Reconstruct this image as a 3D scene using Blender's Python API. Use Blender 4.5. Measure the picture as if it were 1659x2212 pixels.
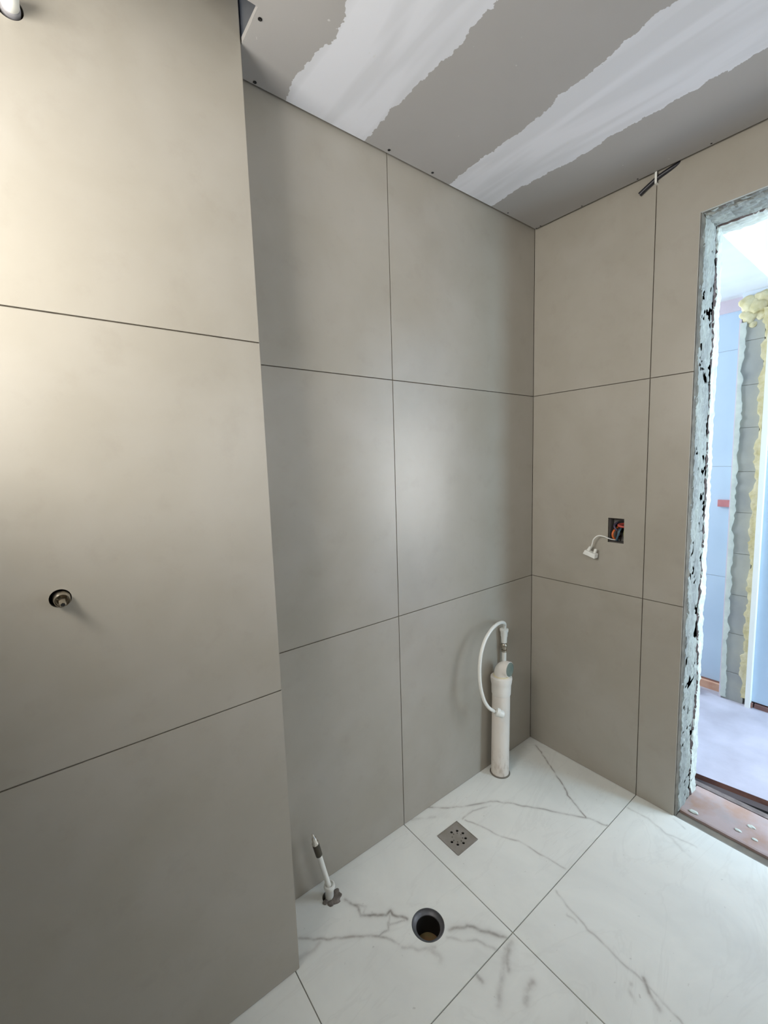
import bpy, bmesh, math, random
from mathutils import Vector, Matrix, noise
from mathutils.geometry import tessellate_polygon

scene = bpy.context.scene
for o in list(bpy.data.objects):
    bpy.data.objects.remove(o, do_unlink=True)

# ------------------------------------------------------------------ camera
cam_d = bpy.data.cameras.new('camera')
cam = bpy.data.objects.new('camera', cam_d)
scene.collection.objects.link(cam)
yaw, pitch, roll = 0.9167, -0.1074, -0.0302
f = Vector((math.cos(pitch)*math.cos(yaw), math.cos(pitch)*math.sin(yaw), math.sin(pitch)))
r = f.cross(Vector((0, 0, 1))).normalized(); u = r.cross(f)
r, u = math.cos(roll)*r + math.sin(roll)*u, -math.sin(roll)*r + math.cos(roll)*u
M = Matrix((r, u, -f)).transposed().to_4x4(); M.translation = (-1.7207, -1.1405, 1.3382)
cam.matrix_world = M
cam_d.sensor_fit = 'HORIZONTAL'; cam_d.sensor_width = 36
cam_d.lens = 933.63/1659*36
cam_d.shift_y = -7/1659
cam_d.clip_start = 0.02
scene.camera = cam

# ------------------------------------------------------------------ light
scene.view_settings.view_transform = 'Standard'
scene.view_settings.look = 'None'
scene.view_settings.gamma = 1
scene.view_settings.use_curve_mapping = False
scene.view_settings.exposure = 0.05
world = bpy.data.worlds.new('world'); scene.world = world; world.use_nodes = True
bg = world.node_tree.nodes['Background']
bg.inputs[0].default_value = (0.75, 0.85, 1.0, 1); bg.inputs[1].default_value = 1.0

def area(name, loc, direction, sx, sy, power, col):
    l = bpy.data.lights.new(name, 'AREA'); l.shape = 'RECTANGLE'
    l.size = sx; l.size_y = sy; l.energy = power; l.color = col
    o = bpy.data.objects.new(name, l); scene.collection.objects.link(o)
    o.location = loc; o.rotation_euler = Vector(direction).to_track_quat('-Z', 'Z').to_euler()
    return o
# daylight through the bathroom window in the left wall (size_y is the vertical side)
area('window_daylight', (-2.27, -0.58, 1.77), (1, 0.10, -0.06), 0.66, 0.60, 27.5, (1.0, 0.965, 0.91))
# daylight through the tall hall window opposite the doorway
area('hall_daylight', (1.16, -1.75, 1.25), (-1, 0.12, 0.10), 1.1, 1.9, 48, (1.0, 0.95, 0.88))
# fill light added behind the camera for missing bounce; no known window there
area('rear_fill', (-0.78, -1.88, 1.50), (-0.05, 1, 0), 0.70, 0.90, 4.2, (1.0, 0.98, 0.94))
# daylight from the far end of the hall
area('hall_end_daylight', (0.62, -2.74, 1.3), (0.05, 1, 0), 0.8, 1.9, 76, (0.56, 0.81, 1.0))
# daylight in the far room to the left of the partition
area('far_room_daylight', (0.62, 0.95, 1.4), (0.35, -1, 0), 0.7, 1.6, 46, (0.80, 0.92, 1.0))

# ------------------------------------------------------------------ materials
def mat(name, col, rough=0.5, metal=0.0, spec=0.5):
    m = bpy.data.materials.new(name); m.use_nodes = True
    b = m.node_tree.nodes['Principled BSDF']
    b.inputs['Base Color'].default_value = (*col, 1); b.inputs['Roughness'].default_value = rough
    b.inputs['Metallic'].default_value = metal; b.inputs['Specular IOR Level'].default_value = spec
    return m

class N:
    """tiny node-graph helper"""
    def __init__(s, m):
        s.t = m.node_tree; s.b = s.t.nodes['Principled BSDF']
        s.co = s.t.nodes.new('ShaderNodeTexCoord').outputs['Object']
    def link(s, a, b): s.t.links.new(a, b)
    def noise(s, scale, detail=4, rough=0.55, vec=None, dist=0.0):
        n = s.t.nodes.new('ShaderNodeTexNoise'); n.inputs['Scale'].default_value = scale
        n.inputs['Detail'].default_value = detail; n.inputs['Roughness'].default_value = rough
        n.inputs['Distortion'].default_value = dist
        s.link(vec or s.co, n.inputs['Vector']); return n.outputs['Fac']
    def ramp(s, fac, stops):
        n = s.t.nodes.new('ShaderNodeValToRGB'); s.link(fac, n.inputs[0])
        e = n.color_ramp.elements
        while len(e) < len(stops): e.new(0.5)
        for el, (p, c) in zip(e, stops):
            el.position = p; el.color = (*c, 1) if len(c) == 3 else c
        return n.outputs[0]
    def math(s, op, a, b=0.0, c=0.0, clamp=False):
        n = s.t.nodes.new('ShaderNodeMath'); n.operation = op; n.use_clamp = clamp
        for i, v in enumerate((a, b, c)):
            if isinstance(v, (int, float)): n.inputs[i].default_value = v
            else: s.link(v, n.inputs[i])
        return n.outputs[0]
    def mix(s, fac, a, b, mode='MIX'):
        n = s.t.nodes.new('ShaderNodeMix'); n.data_type = 'RGBA'; n.blend_type = mode
        for k, v in ((0, fac), (6, a), (7, b)):
            if isinstance(v, (int, float)): n.inputs[k].default_value = v
            elif isinstance(v, tuple): n.inputs[k].default_value = (*v, 1)
            else: s.link(v, n.inputs[k])
        return n.outputs[2]
    def sep(s, vec=None):
        n = s.t.nodes.new('ShaderNodeSeparateXYZ'); s.link(vec or s.co, n.inputs[0]); return n.outputs
    def scaled(s, v3):
        n = s.t.nodes.new('ShaderNodeMapping'); s.link(s.co, n.inputs[0]); n.inputs['Scale'].default_value = v3
        return n.outputs[0]
    def bump(s, h, strength=0.2, dist=0.01):
        n = s.t.nodes.new('ShaderNodeBump'); n.inputs['Strength'].default_value = strength
        n.inputs['Distance'].default_value = dist; s.link(h, n.inputs['Height'])
        s.link(n.outputs[0], s.b.inputs['Normal'])
    def attr(s, name):
        n = s.t.nodes.new('ShaderNodeAttribute'); n.attribute_name = name; return n.outputs['Fac']
    def color(s, c): s.link(c, s.b.inputs['Base Color'])
    def rough(s, c): s.link(c, s.b.inputs['Roughness'])

def rgb(*c):   # sRGB 0-255 -> linear
    return tuple(((v/255)/12.92 if v/255 <= 0.04045 else ((v/255+0.055)/1.055)**2.4) for v in c)

def noisy(name, c1, c2, scale, rough=0.6, metal=0.0, bump=0.0, bdist=0.003, detail=6, lo=0.35, hi=0.65):
    m = mat(name, c1, rough, metal); n = N(m)
    nz = n.noise(scale, detail)
    n.color(n.ramp(nz, [(lo, c1), (hi, c2)]))
    if bump: n.bump(nz, bump, bdist)
    return m

# taupe porcelain wall tile: soft cloudy mottling, satin
TILE = mat('taupe_porcelain', (0.33, 0.30, 0.26), 0.4); n = N(TILE)
big = n.noise(1.8, 5, 0.6); fine = n.noise(14, 6, 0.65); cloud = n.noise(5, 3, 0.5, dist=0.4)
c = n.mix(n.ramp(big, [(0.3, (0, 0, 0)), (0.7, (1, 1, 1))]), rgb(157, 151, 139), rgb(167, 161, 149))
c = n.mix(n.ramp(cloud, [(0.40, (0, 0, 0)), (0.75, (.45, .45, .45))]), c, rgb(174, 169, 160))
c = n.mix(n.ramp(fine, [(0.55, (0, 0, 0)), (0.8, (.25, .25, .25))]), c, rgb(140, 131, 118))
n.color(c)
n.rough(n.math('ADD', n.math('MULTIPLY', cloud, 0.12), 0.25))
n.bump(fine, 0.02, 0.002)
GROUT = noisy('dark_grout', rgb(78, 72, 63), rgb(105, 98, 86), 30, 0.9)
GROUTF = noisy('floor_grout', rgb(120, 120, 114), rgb(150, 149, 142), 20, 0.9)

# white marble-look floor tile, veins carried by the mesh attribute "vein"
MARBLE = mat('white_marble_tile', (0.75, 0.76, 0.74), 0.3); n = N(MARBLE)
cl = n.noise(3.2, 6, 0.6, dist=0.8); wv = n.noise(1.3, 5, 0.6, n.scaled((1.0, 3.0, 1)), 1.5)
c = n.mix(n.ramp(cl, [(0.35, (0, 0, 0)), (0.75, (1, 1, 1))]), rgb(236, 237, 231), rgb(222, 223, 218))
ln = n.math('ABSOLUTE', n.math('SUBTRACT', wv, 0.5))
c = n.mix(n.ramp(ln, [(0.0, (.12, .12, .12)), (0.02, (0, 0, 0))]), c, rgb(196, 195, 190))
tint = n.mix(n.noise(9, 3), rgb(138, 122, 108), rgb(128, 126, 122))
brk = n.ramp(n.noise(22, 4), [(0.34, (.20, .20, .20)), (0.58, (1, 1, 1))])
c = n.mix(n.math('MULTIPLY', n.attr('vein'), brk), c, tint)
dirt = n.noise(60, 3)
c = n.mix(n.ramp(dirt, [(0.70, (0, 0, 0)), (0.76, (.35, .35, .35))]), c, rgb(150, 146, 138))
n.color(c); n.rough(n.math('ADD', n.math('MULTIPLY', cl, 0.15), 0.30))

# ceiling plasterboard with two jointing bands running away from the rear wall
BOARD = mat('plasterboard', (0.4, 0.39, 0.38), 0.75, 0, 0.3); n = N(BOARD)
xyz = n.sep()
jag = n.math('MULTIPLY', n.math('SUBTRACT', n.noise(26, 5, 0.7), 0.5), 0.045)
wob = n.math('MULTIPLY', n.math('SUBTRACT', n.noise(5, 2), 0.5), 0.07)
xx = n.math('ADD', n.math('ADD', xyz[0], jag), wob)
def band(n, x, lo, hi):
    return n.math('MULTIPLY', n.math('GREATER_THAN', x, lo), n.math('LESS_THAN', x, hi))
b1 = band(n, xx, -1.148, -0.900)
x2 = n.math('SUBTRACT', xx, n.math('MULTIPLY', xyz[1], -0.085))   # second band's left edge drifts
b2 = n.math('MULTIPLY', n.math('GREATER_THAN', n.math('SUBTRACT', xx, n.math('MULTIPLY', xyz[1], 0.08)), -0.535), n.math('LESS_THAN', xx, -0.306))
b3 = band(n, xx, -1.95, -1.72)
bb = n.math('MAXIMUM', n.math('MAXIMUM', b1, b2), b3)
base = n.mix(n.noise(4, 3), rgb(159, 156, 152), rgb(167, 164, 161))
plas = n.mix(n.ramp(n.noise(3.5, 2, 0.5, n.scaled((4.0, 0.5, 1)), 0.3), [(0.42, (0, 0, 0)), (0.56, (1, 1, 1))]), rgb(204, 205, 209), rgb(214, 215, 220))
c = n.mix(bb, base, plas)
spots = n.noise(45, 2)
c = n.mix(n.ramp(spots, [(0.76, (0, 0, 0)), (0.79, (.6, .6, .6))]), c, rgb(205, 205, 203))
n.color(c); n.bump(bb, 0.25, 0.002)

SLAB = mat('raw_slab', rgb(95, 92, 88), 0.95)
MORTAR = mat('mortar', (0.4, 0.42, 0.4), 0.9); n = N(MORTAR)
a1 = n.noise(9, 8, 0.7, n.scaled((1.5, 1.5, .5))); a2 = n.noise(38, 6, 0.7)
c = n.mix(n.ramp(a1, [(0.35, (0, 0, 0)), (0.65, (1, 1, 1))]), rgb(122, 124, 122), rgb(158, 162, 154))
c = n.mix(n.ramp(a2, [(0.55, (0, 0, 0)), (0.72, (.7, .7, .7))]), c, rgb(178, 180, 172))
c = n.mix(n.ramp(n.noise(15, 6, .7), [(0.60, (0, 0, 0)), (0.70, (.7, .7, .7))]), c, rgb(100, 100, 96))
n.color(c); n.bump(a2, 0.6, 0.006)
PLASTER = noisy('white_plaster', rgb(200, 204, 194), rgb(182, 186, 180), 20, 0.85, 0, 0.4, 0.003)
VOID = mat('dark_gap', rgb(104, 92, 90), 0.95)
BLOCK = noisy('grey_block', rgb(160, 162, 160), rgb(178, 178, 168), 6, 0.9, 0, 0.3, 0.002)
FOAM = noisy('yellow_foam', rgb(196, 184, 138), rgb(214, 204, 170), 26, 0.8, 0, 0.6, 0.008)
PINKP = noisy('pale_pink_plaster', rgb(198, 186, 196), rgb(204, 192, 202), 8, 0.8)
HALLB = noisy('pale_blue_film', rgb(178, 198, 218), rgb(186, 205, 224), 3, 0.5)
HALLW = noisy('pale_hall_paint', rgb(208, 214, 222), rgb(216, 222, 230), 3, 0.6)
HALLG = noisy('grey_hall_ceiling', rgb(196, 197, 200), rgb(210, 211, 213), 3, 0.8)
HALLF = noisy('hall_screed', rgb(158, 154, 164), rgb(176, 172, 184), 5, 0.6, detail=8)
BROWN = noisy('brown_edge', rgb(120, 88, 84), rgb(150, 110, 98), 15, 0.8)
BRICK = noisy('brick_clay', rgb(190, 140, 118), rgb(214, 176, 152), 10, 0.9, 0, 0.4)
SCREED = mat('pink_screed', (0.4, 0.3, 0.26), 0.8); n = N(SCREED)
c = n.mix(n.ramp(n.noise(7, 6, .6), [(0.42, (0, 0, 0)), (0.62, (1, 1, 1))]), rgb(168, 150, 148), rgb(160, 130, 116))
n.color(n.mix(n.ramp(n.noise(12, 4), [(0.5, (0, 0, 0)), (0.68, (1, 1, 1))]), c, rgb(160, 146, 144)))
STRIP = noisy('grey_mortar_strip', rgb(128, 120, 108), rgb(112, 106, 98), 22, 0.85)
PVC = noisy('white_pvc', rgb(222, 216, 208), rgb(236, 231, 224), 7, 0.45)
DPVC = mat('dirty_pvc', (0.7, 0.66, 0.6), 0.5); n = N(DPVC)
z = n.sep()[2]
lowz = n.math('MULTIPLY', n.math('SUBTRACT', 0.14, z), 6, clamp=True)
st = n.math('MULTIPLY', n.ramp(n.noise(24, 6, .7, n.scaled((1, 1, .35))), [(0.50, (0, 0, 0)), (0.66, (1, 1, 1))]), n.math('ADD', lowz, 0.06))
n.color(n.mix(st, n.mix(n.noise(5, 3), rgb(224, 214, 204), rgb(234, 228, 220)), rgb(160, 138, 116)))
TEAL = noisy('teal_cap', rgb(100, 114, 106), rgb(128, 138, 128), 15, 0.5)
SEAL = mat('yellowed_seal', rgb(226, 216, 186), 0.5)
HOSE = mat('white_hose', rgb(228, 228, 222), 0.35)
WPLA = mat('white_plastic', rgb(230, 230, 224), 0.35)
STEEL = mat('dull_nickel', rgb(190, 182, 168), 0.28, 1.0)
CHROME = mat('chrome', rgb(225, 220, 212), 0.15, 1.0)
DKMET = mat('dark_metal', rgb(88, 84, 76), 0.45, 0.8)
GRATE = noisy('grate_steel', rgb(158, 152, 146), rgb(146, 140, 130), 25, 0.5, 0.25)
GALV = noisy('galvanised_steel', rgb(176, 184, 198), rgb(150, 160, 178), 12, 0.3, 0.9)
BLACK = mat('black_inside', rgb(20, 19, 18), 0.7)
BLKC = mat('black_cable', rgb(34, 33, 38), 0.4)
DARKP = noisy('dark_grey_pipe', rgb(104, 103, 108), rgb(74, 78, 78), 18, 0.4)
MUD = noisy('muddy_bottom', rgb(132, 118, 80), rgb(150, 104, 72), 25, 0.5)
SCREW = mat('black_screw', rgb(30, 29, 29), 0.45, 0.4)
BOXG = mat('box_plastic', rgb(112, 108, 104), 0.6)
W_OR = mat('orange_wire', rgb(206, 104, 48), 0.4); W_RD = mat('red_wire', rgb(196, 88, 76), 0.4)
W_BL = mat('blue_wire', rgb(66, 96, 112), 0.4); W_YG = mat('yellow_green_wire', rgb(160, 162, 100), 0.4)
W_PU = mat('purple_wire', rgb(86, 76, 96), 0.4); W_BR = mat('brown_wire', rgb(96, 40, 36), 0.4)

# ------------------------------------------------------------------ helpers
def obj(name, verts, faces, m, parent=None, smooth=False, mi=None):
    me = bpy.data.meshes.new(name); me.from_pydata([tuple(v) for v in verts], [], faces)
    for mm in (m if isinstance(m, (list, tuple)) else [m]): me.materials.append(mm)
    if mi:
        for p, i in zip(me.polygons, mi): p.material_index = i
    bm = bmesh.new(); bm.from_mesh(me); bmesh.ops.recalc_face_normals(bm, faces=bm.faces)
    if smooth:
        for fc in bm.faces: fc.smooth = True
        for e in bm.edges:
            if len(e.link_faces) == 2 and e.calc_face_angle(0) > 0.7: e.smooth = False
    bm.to_mesh(me); bm.free()
    o = bpy.data.objects.new(name, me); scene.collection.objects.link(o)
    if parent is not None:
        o.parent = parent; o.matrix_parent_inverse = parent.matrix_world.inverted()
    return o
def struct(o, label=None):
    o['kind'] = 'structure'
    if label: o['label'] = label
    return o
def tag(o, label, cat, group=None):
    o['label'] = label; o['category'] = cat
    if group: o['group'] = group
    return o
def thing(name, loc, label, cat, group=None):
    o = bpy.data.objects.new(name, None); scene.collection.objects.link(o)
    o.empty_display_size = 0.05; o.matrix_world = Matrix.Translation(loc)
    bpy.context.view_layer.update()
    return tag(o, label, cat, group)

class G:
    """geometry collector"""
    def __init__(s): s.v = []; s.f = []; s.mi = []
    def add(s, v, fs, mi=0):
        k = len(s.v); s.v += [Vector(p) for p in v]
        s.f += [tuple(i+k for i in fc) for fc in fs]; s.mi += [mi]*len(fs)
    def box(s, x0, x1, y0, y1, z0, z1, mi=0):
        v = [(x, y, z) for x in (x0, x1) for y in (y0, y1) for z in (z0, z1)]
        s.add(v, [(0, 1, 3, 2), (4, 6, 7, 5), (0, 4, 5, 1), (2, 3, 7, 6), (0, 2, 6, 4), (1, 5, 7, 3)], mi)
    def lathe(s, prof, origin, axis=(0, 0, 1), seg=32, mi=0, cap0=True, cap1=True):
        """prof = [(radius, distance along axis)]"""
        ax = Vector(axis).normalized(); o = Vector(origin)
        a = ax.orthogonal().normalized(); b = ax.cross(a); v = []; fs = []
        for (rr, h) in prof:
            for i in range(seg):
                t = 2*math.pi*i/seg
                v.append(o + ax*h + (a*math.cos(t) + b*math.sin(t))*rr)
        for j in range(len(prof)-1):
            for i in range(seg):
                i2 = (i+1) % seg
                fs.append((j*seg+i, j*seg+i2, (j+1)*seg+i2, (j+1)*seg+i))
        if cap0: fs.append(tuple(range(seg)))
        if cap1: fs.append(tuple(range((len(prof)-1)*seg, len(prof)*seg)))
        s.add(v, fs, mi)
    def tube(s, pts, rad, seg=14, sub=6, mi=0, caps=True):
        P = catmull([Vector(p) for p in pts], sub) if sub > 1 else [Vector(p) for p in pts]
        n_ = len(P); T = [(P[min(i+1, n_-1)]-P[max(i-1, 0)]).normalized() for i in range(n_)]
        a = T[0].orthogonal().normalized(); v = []; fs = []
        for i in range(n_):
            a = (a - T[i]*a.dot(T[i])).normalized(); b = T[i].cross(a)
            rr = rad(i/(n_-1)) if callable(rad) else rad
            for k in range(seg):
                t = 2*math.pi*k/seg; v.append(P[i] + (a*math.cos(t)+b*math.sin(t))*rr)
        for i in range(n_-1):
            for k in range(seg):
                k2 = (k+1) % seg; fs.append((i*seg+k, i*seg+k2, (i+1)*seg+k2, (i+1)*seg+k))
        if caps: fs += [tuple(range(seg)), tuple(range((n_-1)*seg, n_*seg))]
        s.add(v, fs, mi)
    def build(s, name, m, parent=None, smooth=False, mapf=None):
        v = [mapf(p) for p in s.v] if mapf else s.v
        return obj(name, v, s.f, m, parent, smooth, s.mi)
def catmull(P, sub):
    out = []
    for i in range(len(P)-1):
        p0 = P[max(i-1, 0)]; p1 = P[i]; p2 = P[i+1]; p3 = P[min(i+2, len(P)-1)]
        for k in range(sub):
            t = k/sub
            out.append(0.5*((2*p1)+(-p0+p2)*t+(2*p0-5*p1+4*p2-p3)*t*t+(-p0+3*p1-3*p2+p3)*t**3))
    out.append(P[-1]); return out
def circle(cx, cy, rr, seg=28): return [(cx+rr*math.cos(2*math.pi*i/seg), cy+rr*math.sin(2*math.pi*i/seg)) for i in range(seg)]
def plate(g, outer, holes, d0, d1, place, mi=0, hole_depth=None):
    """flat polygon with holes: front at depth d0, rim and hole walls going back to d1"""
    loops = [outer] + holes
    pts = [p for lp in loops for p in lp]
    tris = tessellate_polygon([[Vector((p[0], p[1], 0)) for p in lp] for lp in loops])
    g.add([place(p[0], p[1], d0) for p in pts], [tuple(t) for t in tris], mi)
    for j, lp in enumerate(loops):
        dd = d1 if (j == 0 or hole_depth is None) else hole_depth
        k = len(lp); v = [place(p[0], p[1], d0) for p in lp] + [place(p[0], p[1], dd) for p in lp]
        g.add(v, [(i, (i+1) % k, k+(i+1) % k, k+i) for i in range(k)], mi)
def rect(a, b, c, d): return [(a, c), (b, c), (b, d), (a, d)]
GAP = 0.0015
def tiles(g, cols, rows, place, holes=(), thick=0.009, special=None):
    for i in range(len(cols)-1):
        for j in range(len(rows)-1):
            a, b = cols[i]+GAP, cols[i+1]-GAP; c_, d = rows[j]+GAP, rows[j+1]-GAP
            poly = rect(a, b, c_, d)
            if special:
                poly = special(i, j, a, b, c_, d)
                if poly is None: continue
            hs = [h for h in holes if a < h[0][0] < b and c_ < h[0][1] < d]
            plate(g, poly, hs, 0, thick, place, 0)
VEINS = [   # (width, strength, floor points in metres)
    (0.0035, 0.75, [(-0.034, -0.053), (-0.082, -0.136), (-0.107, -0.173), (-0.161, -0.252), (-0.203, -0.308), (-0.236, -0.371), (-0.256, -0.407)]),
    (0.004, 0.6, [(-0.674, 0.001), (-0.626, -0.039), (-0.566, -0.08), (-0.466, -0.133), (-0.426, -0.169), (-0.365, -0.252), (-0.327, -0.307), (-0.256, -0.407), (-0.241, -0.441), (-0.228, -0.473)]),
    (0.003, 0.4, [(-0.612, -0.121), (-0.556, -0.117), (-0.48, -0.145)]),
    (0.003, 0.5, [(-0.609, -0.129), (-0.583, -0.185), (-0.572, -0.239), (-0.549, -0.282), (-0.531, -0.307), (-0.522, -0.366), (-0.511, -0.428), (-0.502, -0.467)]),
    (0.004, 0.3, [(-0.092, -0.487), (-0.084, -0.552), (-0.103, -0.619), (-0.092, -0.672), (-0.087, -0.705)]),
    (0.003, 0.3, [(-0.018, -0.612), (-0.032, -0.653)]),
    (0.005, 0.75, [(-1.119, -0.096), (-1.097, -0.141), (-1.103, -0.162), (-1.083, -0.181), (-1.044, -0.21), (-1.026, -0.213), (-1.028, -0.223), (-1.005, -0.259)]),
    (0.004, 0.5, [(-1.099, -0.131), (-1.079, -0.152), (-1.096, -0.163)]),
    (0.003, 0.4, [(-1.036, -0.217), (-1.054, -0.24), (-1.032, -0.249), (-1.013, -0.258)]),
    (0.004, 0.6, [(-1.275, -0.104), (-1.245, -0.136), (-1.201, -0.165), (-1.149, -0.205), (-1.095, -0.242), (-1.075, -0.271), (-1.065, -0.294)]),
    (0.003, 0.45, [(-1.095, -0.242), (-1.067, -0.246), (-1.051, -0.23)]),
    (0.006, 0.65, [(-0.931, -0.356), (-0.895, -0.376), (-0.881, -0.381), (-0.868, -0.405), (-0.846, -0.437), (-0.822, -0.474)]),
    (0.004, 0.35, [(-0.951, -0.367), (-0.923, -0.402), (-0.892, -0.425), (-0.874, -0.459), (-0.866, -0.476)]),
    (0.0035, 0.4, [(-0.593, -0.488), (-0.605, -0.515), (-0.616, -0.558), (-0.626, -0.604), (-0.629, -0.658), (-0.637, -0.698), (-0.635, -0.743), (-0.641, -0.788), (-0.65, -0.822), (-0.655, -0.847)]),
    (0.003, 0.3, [(-0.632, -0.545), (-0.632, -0.574)]),
    (0.005, 0.5, [(-0.667, -0.736), (-0.689, -0.743), (-0.698, -0.76)]),
    (0.006, 0.6, [(-0.629, -0.754), (-0.648, -0.77), (-0.658, -0.786), (-0.668, -0.803)]),
    (0.009, 0.5, [(-0.815, -0.485), (-0.854, -0.498), (-0.882, -0.523)]),
    (0.01, 0.35, [(-0.847, -0.488), (-0.907, -0.523), (-0.963, -0.552)]),
    (0.006, 0.6, [(-0.954, -0.478), (-0.955, -0.497)]),
    (0.01, 0.45, [(-0.855, -0.577), (-0.886, -0.584), (-0.906, -0.592)]),
    (0.005, 0.35, [(-1.063, -0.306), (-1.037, -0.335), (-0.994, -0.364)]),
    (0.01, 0.4, [(-1.007, -0.359), (-1.003, -0.391)]),
    (0.008, 0.25, [(-1.297, -0.153), (-1.256, -0.157), (-1.237, -0.15)]),
    (0.006, 0.3, [(-0.759, 0.0), (-0.685, -0.047)]),
    (0.006, 0.15, [(-0.09, -0.566), (-0.108, -0.628), (-0.145, -0.703)]),
]
TOP = 2.46
def Hc(x, y): return 2.2906 + 0.0041*x + 0.0194*y
A1, B1 = 0.7964, 0.4758
Z1, Z2 = 0.80, 1.606

# ------------------------------------------------------------------ walls of the bathroom
# rear wall: plane y=0, s runs to -x
pR = lambda s, z, d=0: (-s - 0.0015*z, -0.0035*z + d, z)
g = G()
tiles(g, [0, A1, A1+.8, A1+1.6, 2.62], [0, Z1, Z2, TOP], pR)
plate(g, rect(-.2, 2.7, -.12, 2.5), [], 0.004, 0.12, pR, 1)
struct(g.build('wall_rear', [TILE, GROUT]), 'rear wall of large taupe tiles behind the white pipe')

# right wall: plane x=0, t runs to -y, doorway t 0.606..1.42
T0, T1, ZD = 0.606, 1.42, 2.10
pX = lambda t, z, d=0: (-0.0015*z + d, -t - 0.0035*z*(1 if t < .3 else 0), z)
hole_box = rect(0.342, 0.402, 0.999, 1.095)
def sp(i, j, a, b, c_, d):
    if i == 1:
        if j < 2: return rect(a, T0, c_, d)
        return [(a, c_), (T0, c_), (T0, ZD), (b, ZD), (b, d), (a, d)]
    if i == 2:
        if j < 2: return rect(T1, b, c_, d)
        return [(a, ZD), (T1, ZD), (T1, c_), (b, c_), (b, d), (a, d)]
    return rect(a, b, c_, d)
g = G()
tiles(g, [0, B1, B1+.8, B1+1.6], [0, Z1, Z2, TOP], pX, [hole_box], special=sp)
back = [(-.14, -.12), (T0+.002, -.12), (T0+.002, ZD+.002), (T1-.002, ZD+.002), (T1-.002, -.12), (2.0, -.12), (2.0, 2.5), (-.14, 2.5)]
plate(g, back, [hole_box], 0.004, 0.20, pX, 1, hole_depth=0.048)
plate(g, back, [], 0.20, 0.049, pX, 1)
struct(g.build('wall_right', [TILE, GROUT]), 'right wall of taupe tiles around the rough doorway')

# pilaster standing in front of the rear wall on the left
pP = lambda s, z, d=0: (-1.3098 + 0.006*z - s, -0.1729 + 0.0269*z + 0.0059*s + d, z)
hlo = circle(0.4225, 1.102, 0.0175); hup = circle(0.408, 2.128, 0.020)
g = G()
tiles(g, [0, 0.76], [0, 0.7743, 1.6267, TOP], pP, [hlo, hup])
plate(g, rect(0.0015, 0.80, -.12, TOP+.02), [hlo, hup], 0.004, 0.12, pP, 1, hole_depth=0.05)
plate(g, rect(0.0015, 0.80, -.12, TOP+.02), [], 0.052, 0.115, pP, 1)
# narrow tiled return of the pilaster
pQ = lambda s, z, d=0: (-1.3098 + 0.006*z - d + .0002, -0.1729 + 0.0269*z + s, z)
tiles(g, [0.0, 0.165], [0, 0.7743, 1.6267, TOP], pQ, thick=0.006)
struct(g.build('wall_pilaster', [TILE, GROUT]), 'tall tiled pilaster filling the left of the view')

# left wall with the window opening, wall behind the camera
XL = -2.05
pL = lambda t, z, d=0: (XL - d, -t, z)
wy0, wy1, wz0, wz1 = 0.22, 0.90, 1.45, 2.08
g = G()
ring = lambda gg, d0, d1, mi: plate(gg, rect(-.02, 2.0, -.1, TOP), [rect(wy0, wy1, wz0, wz1)], d0, d1, pL, mi)
ring(g, 0, 0.19, 0)
struct(g.build('wall_left', [TILE, GROUT]))
g = G()
for (a, b, c_, d) in ((wy0, wy0+.05, wz0, wz1), (wy1-.05, wy1, wz0, wz1), (wy0+.05, wy1-.05, wz0, wz0+.05), (wy0+.05, wy1-.05, wz1-.05, wz1)):
    g.box(XL-.19, XL-.15, -b, -a, c_, d)
struct(g.build('window_1', WPLA))
pF = lambda s, z, d=0: (-s, -1.9 - d, z)
g = G(); plate(g, rect(-.3, 2.7, -.1, TOP), [rect(.42, 1.14, 1.04, 1.96)], 0, 0.1, pF, 0)  # unseen opening made up to go with the added rear fill light
struct(g.build('wall_front', [TILE, GROUT]))
g = G()
for (a, b, c_, d) in ((.42, .46, 1.04, 1.96), (1.10, 1.14, 1.04, 1.96), (.46, 1.10, 1.04, 1.08), (.46, 1.10, 1.92, 1.96)):
    g.box(-b, -a, -1.97, -1.93, c_, d)
struct(g.build('rear_fill_frame', WPLA))  # made-up frame, out of view, dressing the added rear fill light

# ------------------------------------------------------------------ floor (tiles with grout joints, holes for the drain and the toilet waste)
HX, HY, HR = -0.968, -0.309, 0.0475
GX, GY, GW = -0.6862, -0.1630, 0.0515
SX, SY, SR = -1.150, -0.056, 0.021
floor_holes = [circle(HX, HY, HR, 48), [(GX-GW, GY-GW), (GX+GW, GY-GW), (GX+GW, GY+GW), (GX-GW, GY+GW)], circle(SX, SY, SR, 20)]
xs = [0.0, -A1, -1.3213-.2755+.2755, -2.6]
xj = [-A1, -1.3213, -2.121]; yj = [-B1, -B1-.8]
g = G()
pG = lambda x, y, d=0: (x, y, -d)
plate(g, [(-2.6, -1.95), (0.045, -1.95), (0.045, -1.415), (0.01, -1.415), (0.01, 0.01), (-2.6, 0.01)], floor_holes, 0.0025, 0.06, pG, 0, hole_depth=0.10)
plate(g, [(-2.7, -2.0), (0.02, -2.0), (0.02, 0.02), (-2.7, 0.02)], [], 0.12, 0.20, pG, 0)
sub = g
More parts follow.
